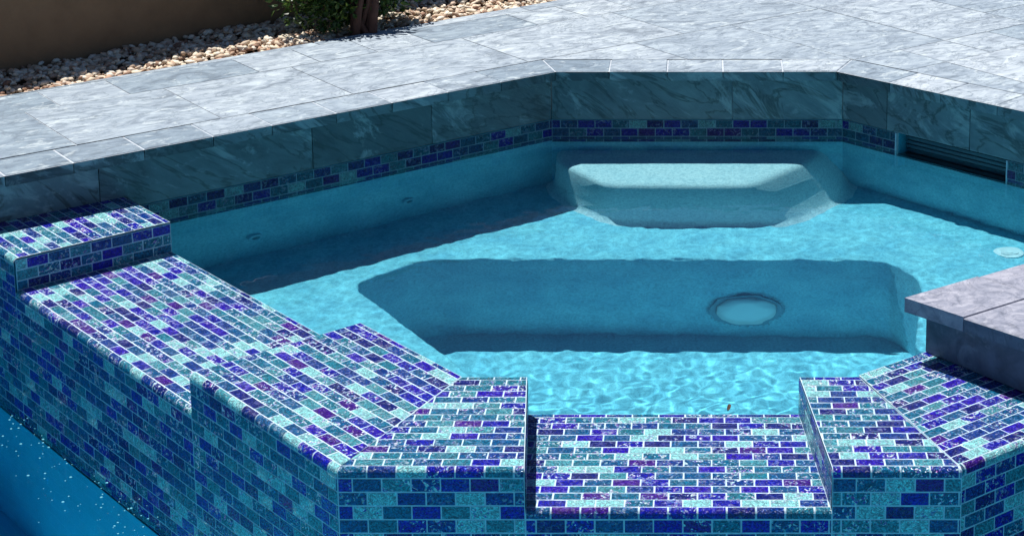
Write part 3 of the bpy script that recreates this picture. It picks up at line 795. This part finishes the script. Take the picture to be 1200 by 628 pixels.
# fallen leaf on the water by the spillway
def leaf_obj(x, y, z, l, ang, name, label, mat):
    mb = MB((x, y, z)); c, s = math.cos(ang), math.sin(ang); pts = []
    for k in range(9):
        f = k / 8; w = l * .28 * math.sin(math.pi * f) ** .8
        pts.append((f * l - l / 2, w))
    up = [(x + a * c - b * s, y + a * s + b * c, z + .006 + .004 * math.sin(a / l * 5)) for a, b in pts]; dn = [(x + a * c + b * s, y + a * s - b * c, z + .006 + .004 * math.sin(a / l * 5)) for a, b in pts]
    md = [(x + a * c, y + a * s, z + .003 + .004 * math.sin(a / l * 5)) for a, b in pts]
    for k in range(8): mb.face([md[k], md[k + 1], up[k + 1], up[k]]); mb.face([dn[k], dn[k + 1], md[k + 1], md[k]])
    return tag(mb.build(name, [mat], smooth=True, weld=True), label, 'leaf')
leaf_obj(.047, 3.478, WZ + .001, .014, 1.1, 'fallen_leaf', 'small brown dry leaf floating on the spa water by the spillway', M['dryleaf'])

# ------------------------------------------------------------------ pool
pw = MB((0, 2, POOLZ))
X0, X1, Y0 = -5, 8, -4
# pool outline on the near side of the spa and the walls
pb = MB((0, 0, -1.0)); pb.face([(X0, Y0, -1.0), (X1, Y0, -1.0), (X1, 9, -1.0), (X0, 9, -1.0)])
for p, q in (((X0, 9), (X0, Y0)), ((X0, Y0), (X1, Y0)), ((X1, Y0), (X1, 9))): pb.face([(*p, -1.0), (*q, -1.0), (*q, DZ - .01), (*p, DZ - .01)])
pf_ = tag(pb.build('pool_floor', [M['poolp']]), kind='structure'); pf_.cycles.is_caustics_receiver = True
gv = MB((0, 0, DZ)); big = 60
for poly in ([(-big, -big), (big, -big), (big, Y0), (-big, Y0)], [(-big, Y0), (X0, Y0), (X0, 3.0), (-big, 3.0)], [(X1, Y0), (big, Y0), (big, 60), (X1 + .4, 60)]):
    gv.face([(x, y, DZ - .012) for x, y in poly])
tag(gv.build('patio', [M['paver']]), kind='structure')
solidp = [(OL[0] + .03, OL[1] + .04), (OR[0] - .03, OR[1] + .04), (OR[0] + dr[0] * 2.5, OR[1] + dr[1] * 2.5 + .04), (3.2, 9), (-2, 9), (-1.86 + .04, 4.32 + .03)]
def blocked(x, y):
    if inside(solidp, x, y): return True
    if x < -1 and (y - A[1]) - slope * (x - A[0]) > .06: return True
    if x > .6 and (x - pe[0][0]) * nn[0] + (y - pe[0][1]) * nn[1] > .06: return True
    return False
GP = .045; idx = {}; vs = []; fs = []
def vid2(i, j):
    if (i, j) not in idx:
        x, y = i * GP, j * GP; idx[(i, j)] = len(vs); p = Vector((x, y, 3))
        vs.append((x, y, POOLZ + .0022 * noise.noise(p * 2.6) + .0012 * noise.noise(p * 6)))
    return idx[(i, j)]
for i in range(int(X0 / GP), int(X1 / GP)):
    for j in range(int(Y0 / GP), int(6 / GP)):
        if not blocked((i + .5) * GP, (j + .5) * GP): fs.append((vid2(i, j), vid2(i + 1, j), vid2(i + 1, j + 1), vid2(i, j + 1)))
me = bpy.data.meshes.new('pool_water'); me.from_pydata(vs, [], fs); me.polygons.foreach_set('use_smooth', [True] * len(fs))
pwo = tag(link('pool_water', me, None, [M['pwater']]), kind='structure'); pwo.cycles.is_caustics_caster = True
# splash droplets and bubbles where the spill water lands along the left wall
fm = MB((-1.2, 3.4, POOLZ)); rf = random.Random(5)
no = (-dl[1], dl[0]) if (-dl[1]) < 0 else (dl[1], -dl[0])
for k in range(210):
    u = rf.uniform(.15, 1.75); o = abs(rf.gauss(0, .07)) + .004 if rf.random() < .88 else rf.uniform(0, .4)
    x, y = OL[0] + dl[0] * u + no[0] * o, OL[1] + dl[1] * u + no[1] * o; r = rf.choice([.0010, .0013, .0017, .0024]) * rf.uniform(.8, 1.2)
    z = POOLZ + .002 + (rf.uniform(0, .05) if rf.random() < .12 else 0)
    for f in IF: fm.face([(x + IV[i].x * r * 1.3, y + IV[i].y * r, z + IV[i].z * r * .6) for i in f])
tag(fm.build('splash_bubbles', [M['foam']], smooth=True, weld=False), 'bright bubbles and droplets on the pool water below the left mosaic wall', 'bubbles', kind='stuff')

# ------------------------------------------------------------------ light, sky, camera
for o in COL.objects:
    if o.type == 'MESH' and o.parent == spa: o.cycles.is_caustics_receiver = True
sd = Vector((-.255, .27, 1.0)).normalized()
L = bpy.data.lights.new('sun', 'SUN'); L.energy = 5.0; L.angle = rad(.5); L.color = (1, .965, .91); L.cycles.is_caustics_light = True
lo = bpy.data.objects.new('sun', L); COL.objects.link(lo); lo.rotation_euler = sd.to_track_quat('Z', 'Y').to_euler(); lo.location = sd * 20
w = bpy.data.worlds.new('World'); SC.world = w; w.use_nodes = True; nt = w.node_tree
sky = nt.nodes.new('ShaderNodeTexSky'); sky.sky_type = 'NISHITA'; sky.sun_disc = False
sky.sun_elevation = math.asin(sd.z); sky.sun_rotation = math.atan2(sd.x, sd.y); sky.air_density = 1.0; sky.dust_density = 0; sky.ozone_density = 7.0
nt.links.new(sky.outputs[0], nt.nodes['Background'].inputs[0]); nt.nodes['Background'].inputs[1].default_value = .05
cam = bpy.data.cameras.new('camera'); co = bpy.data.objects.new('camera', cam); COL.objects.link(co); SC.camera = co
co.location = (0, 0, 1.598); co.rotation_euler = (rad(80), 0, 0)
cam.sensor_width = 36; cam.lens = 2150 / 1200 * 36; cam.shift_x = (600 - 827) / 1200; cam.shift_y = -(314 + 86) / 1200
cam.clip_start = .05; cam.clip_end = 300
SC.view_settings.view_transform = 'Standard'; SC.view_settings.look = 'None'; SC.view_settings.exposure = .35; SC.view_settings.gamma = 1
SC.render.engine = 'CYCLES'; SC.cycles.use_denoising = True
SC.cycles.max_bounces = 10; SC.cycles.transmission_bounces = 8; SC.cycles.diffuse_bounces = 4; SC.cycles.glossy_bounces = 4; SC.cycles.caustics_refractive = True
SC.cycles.caustics_reflective = False
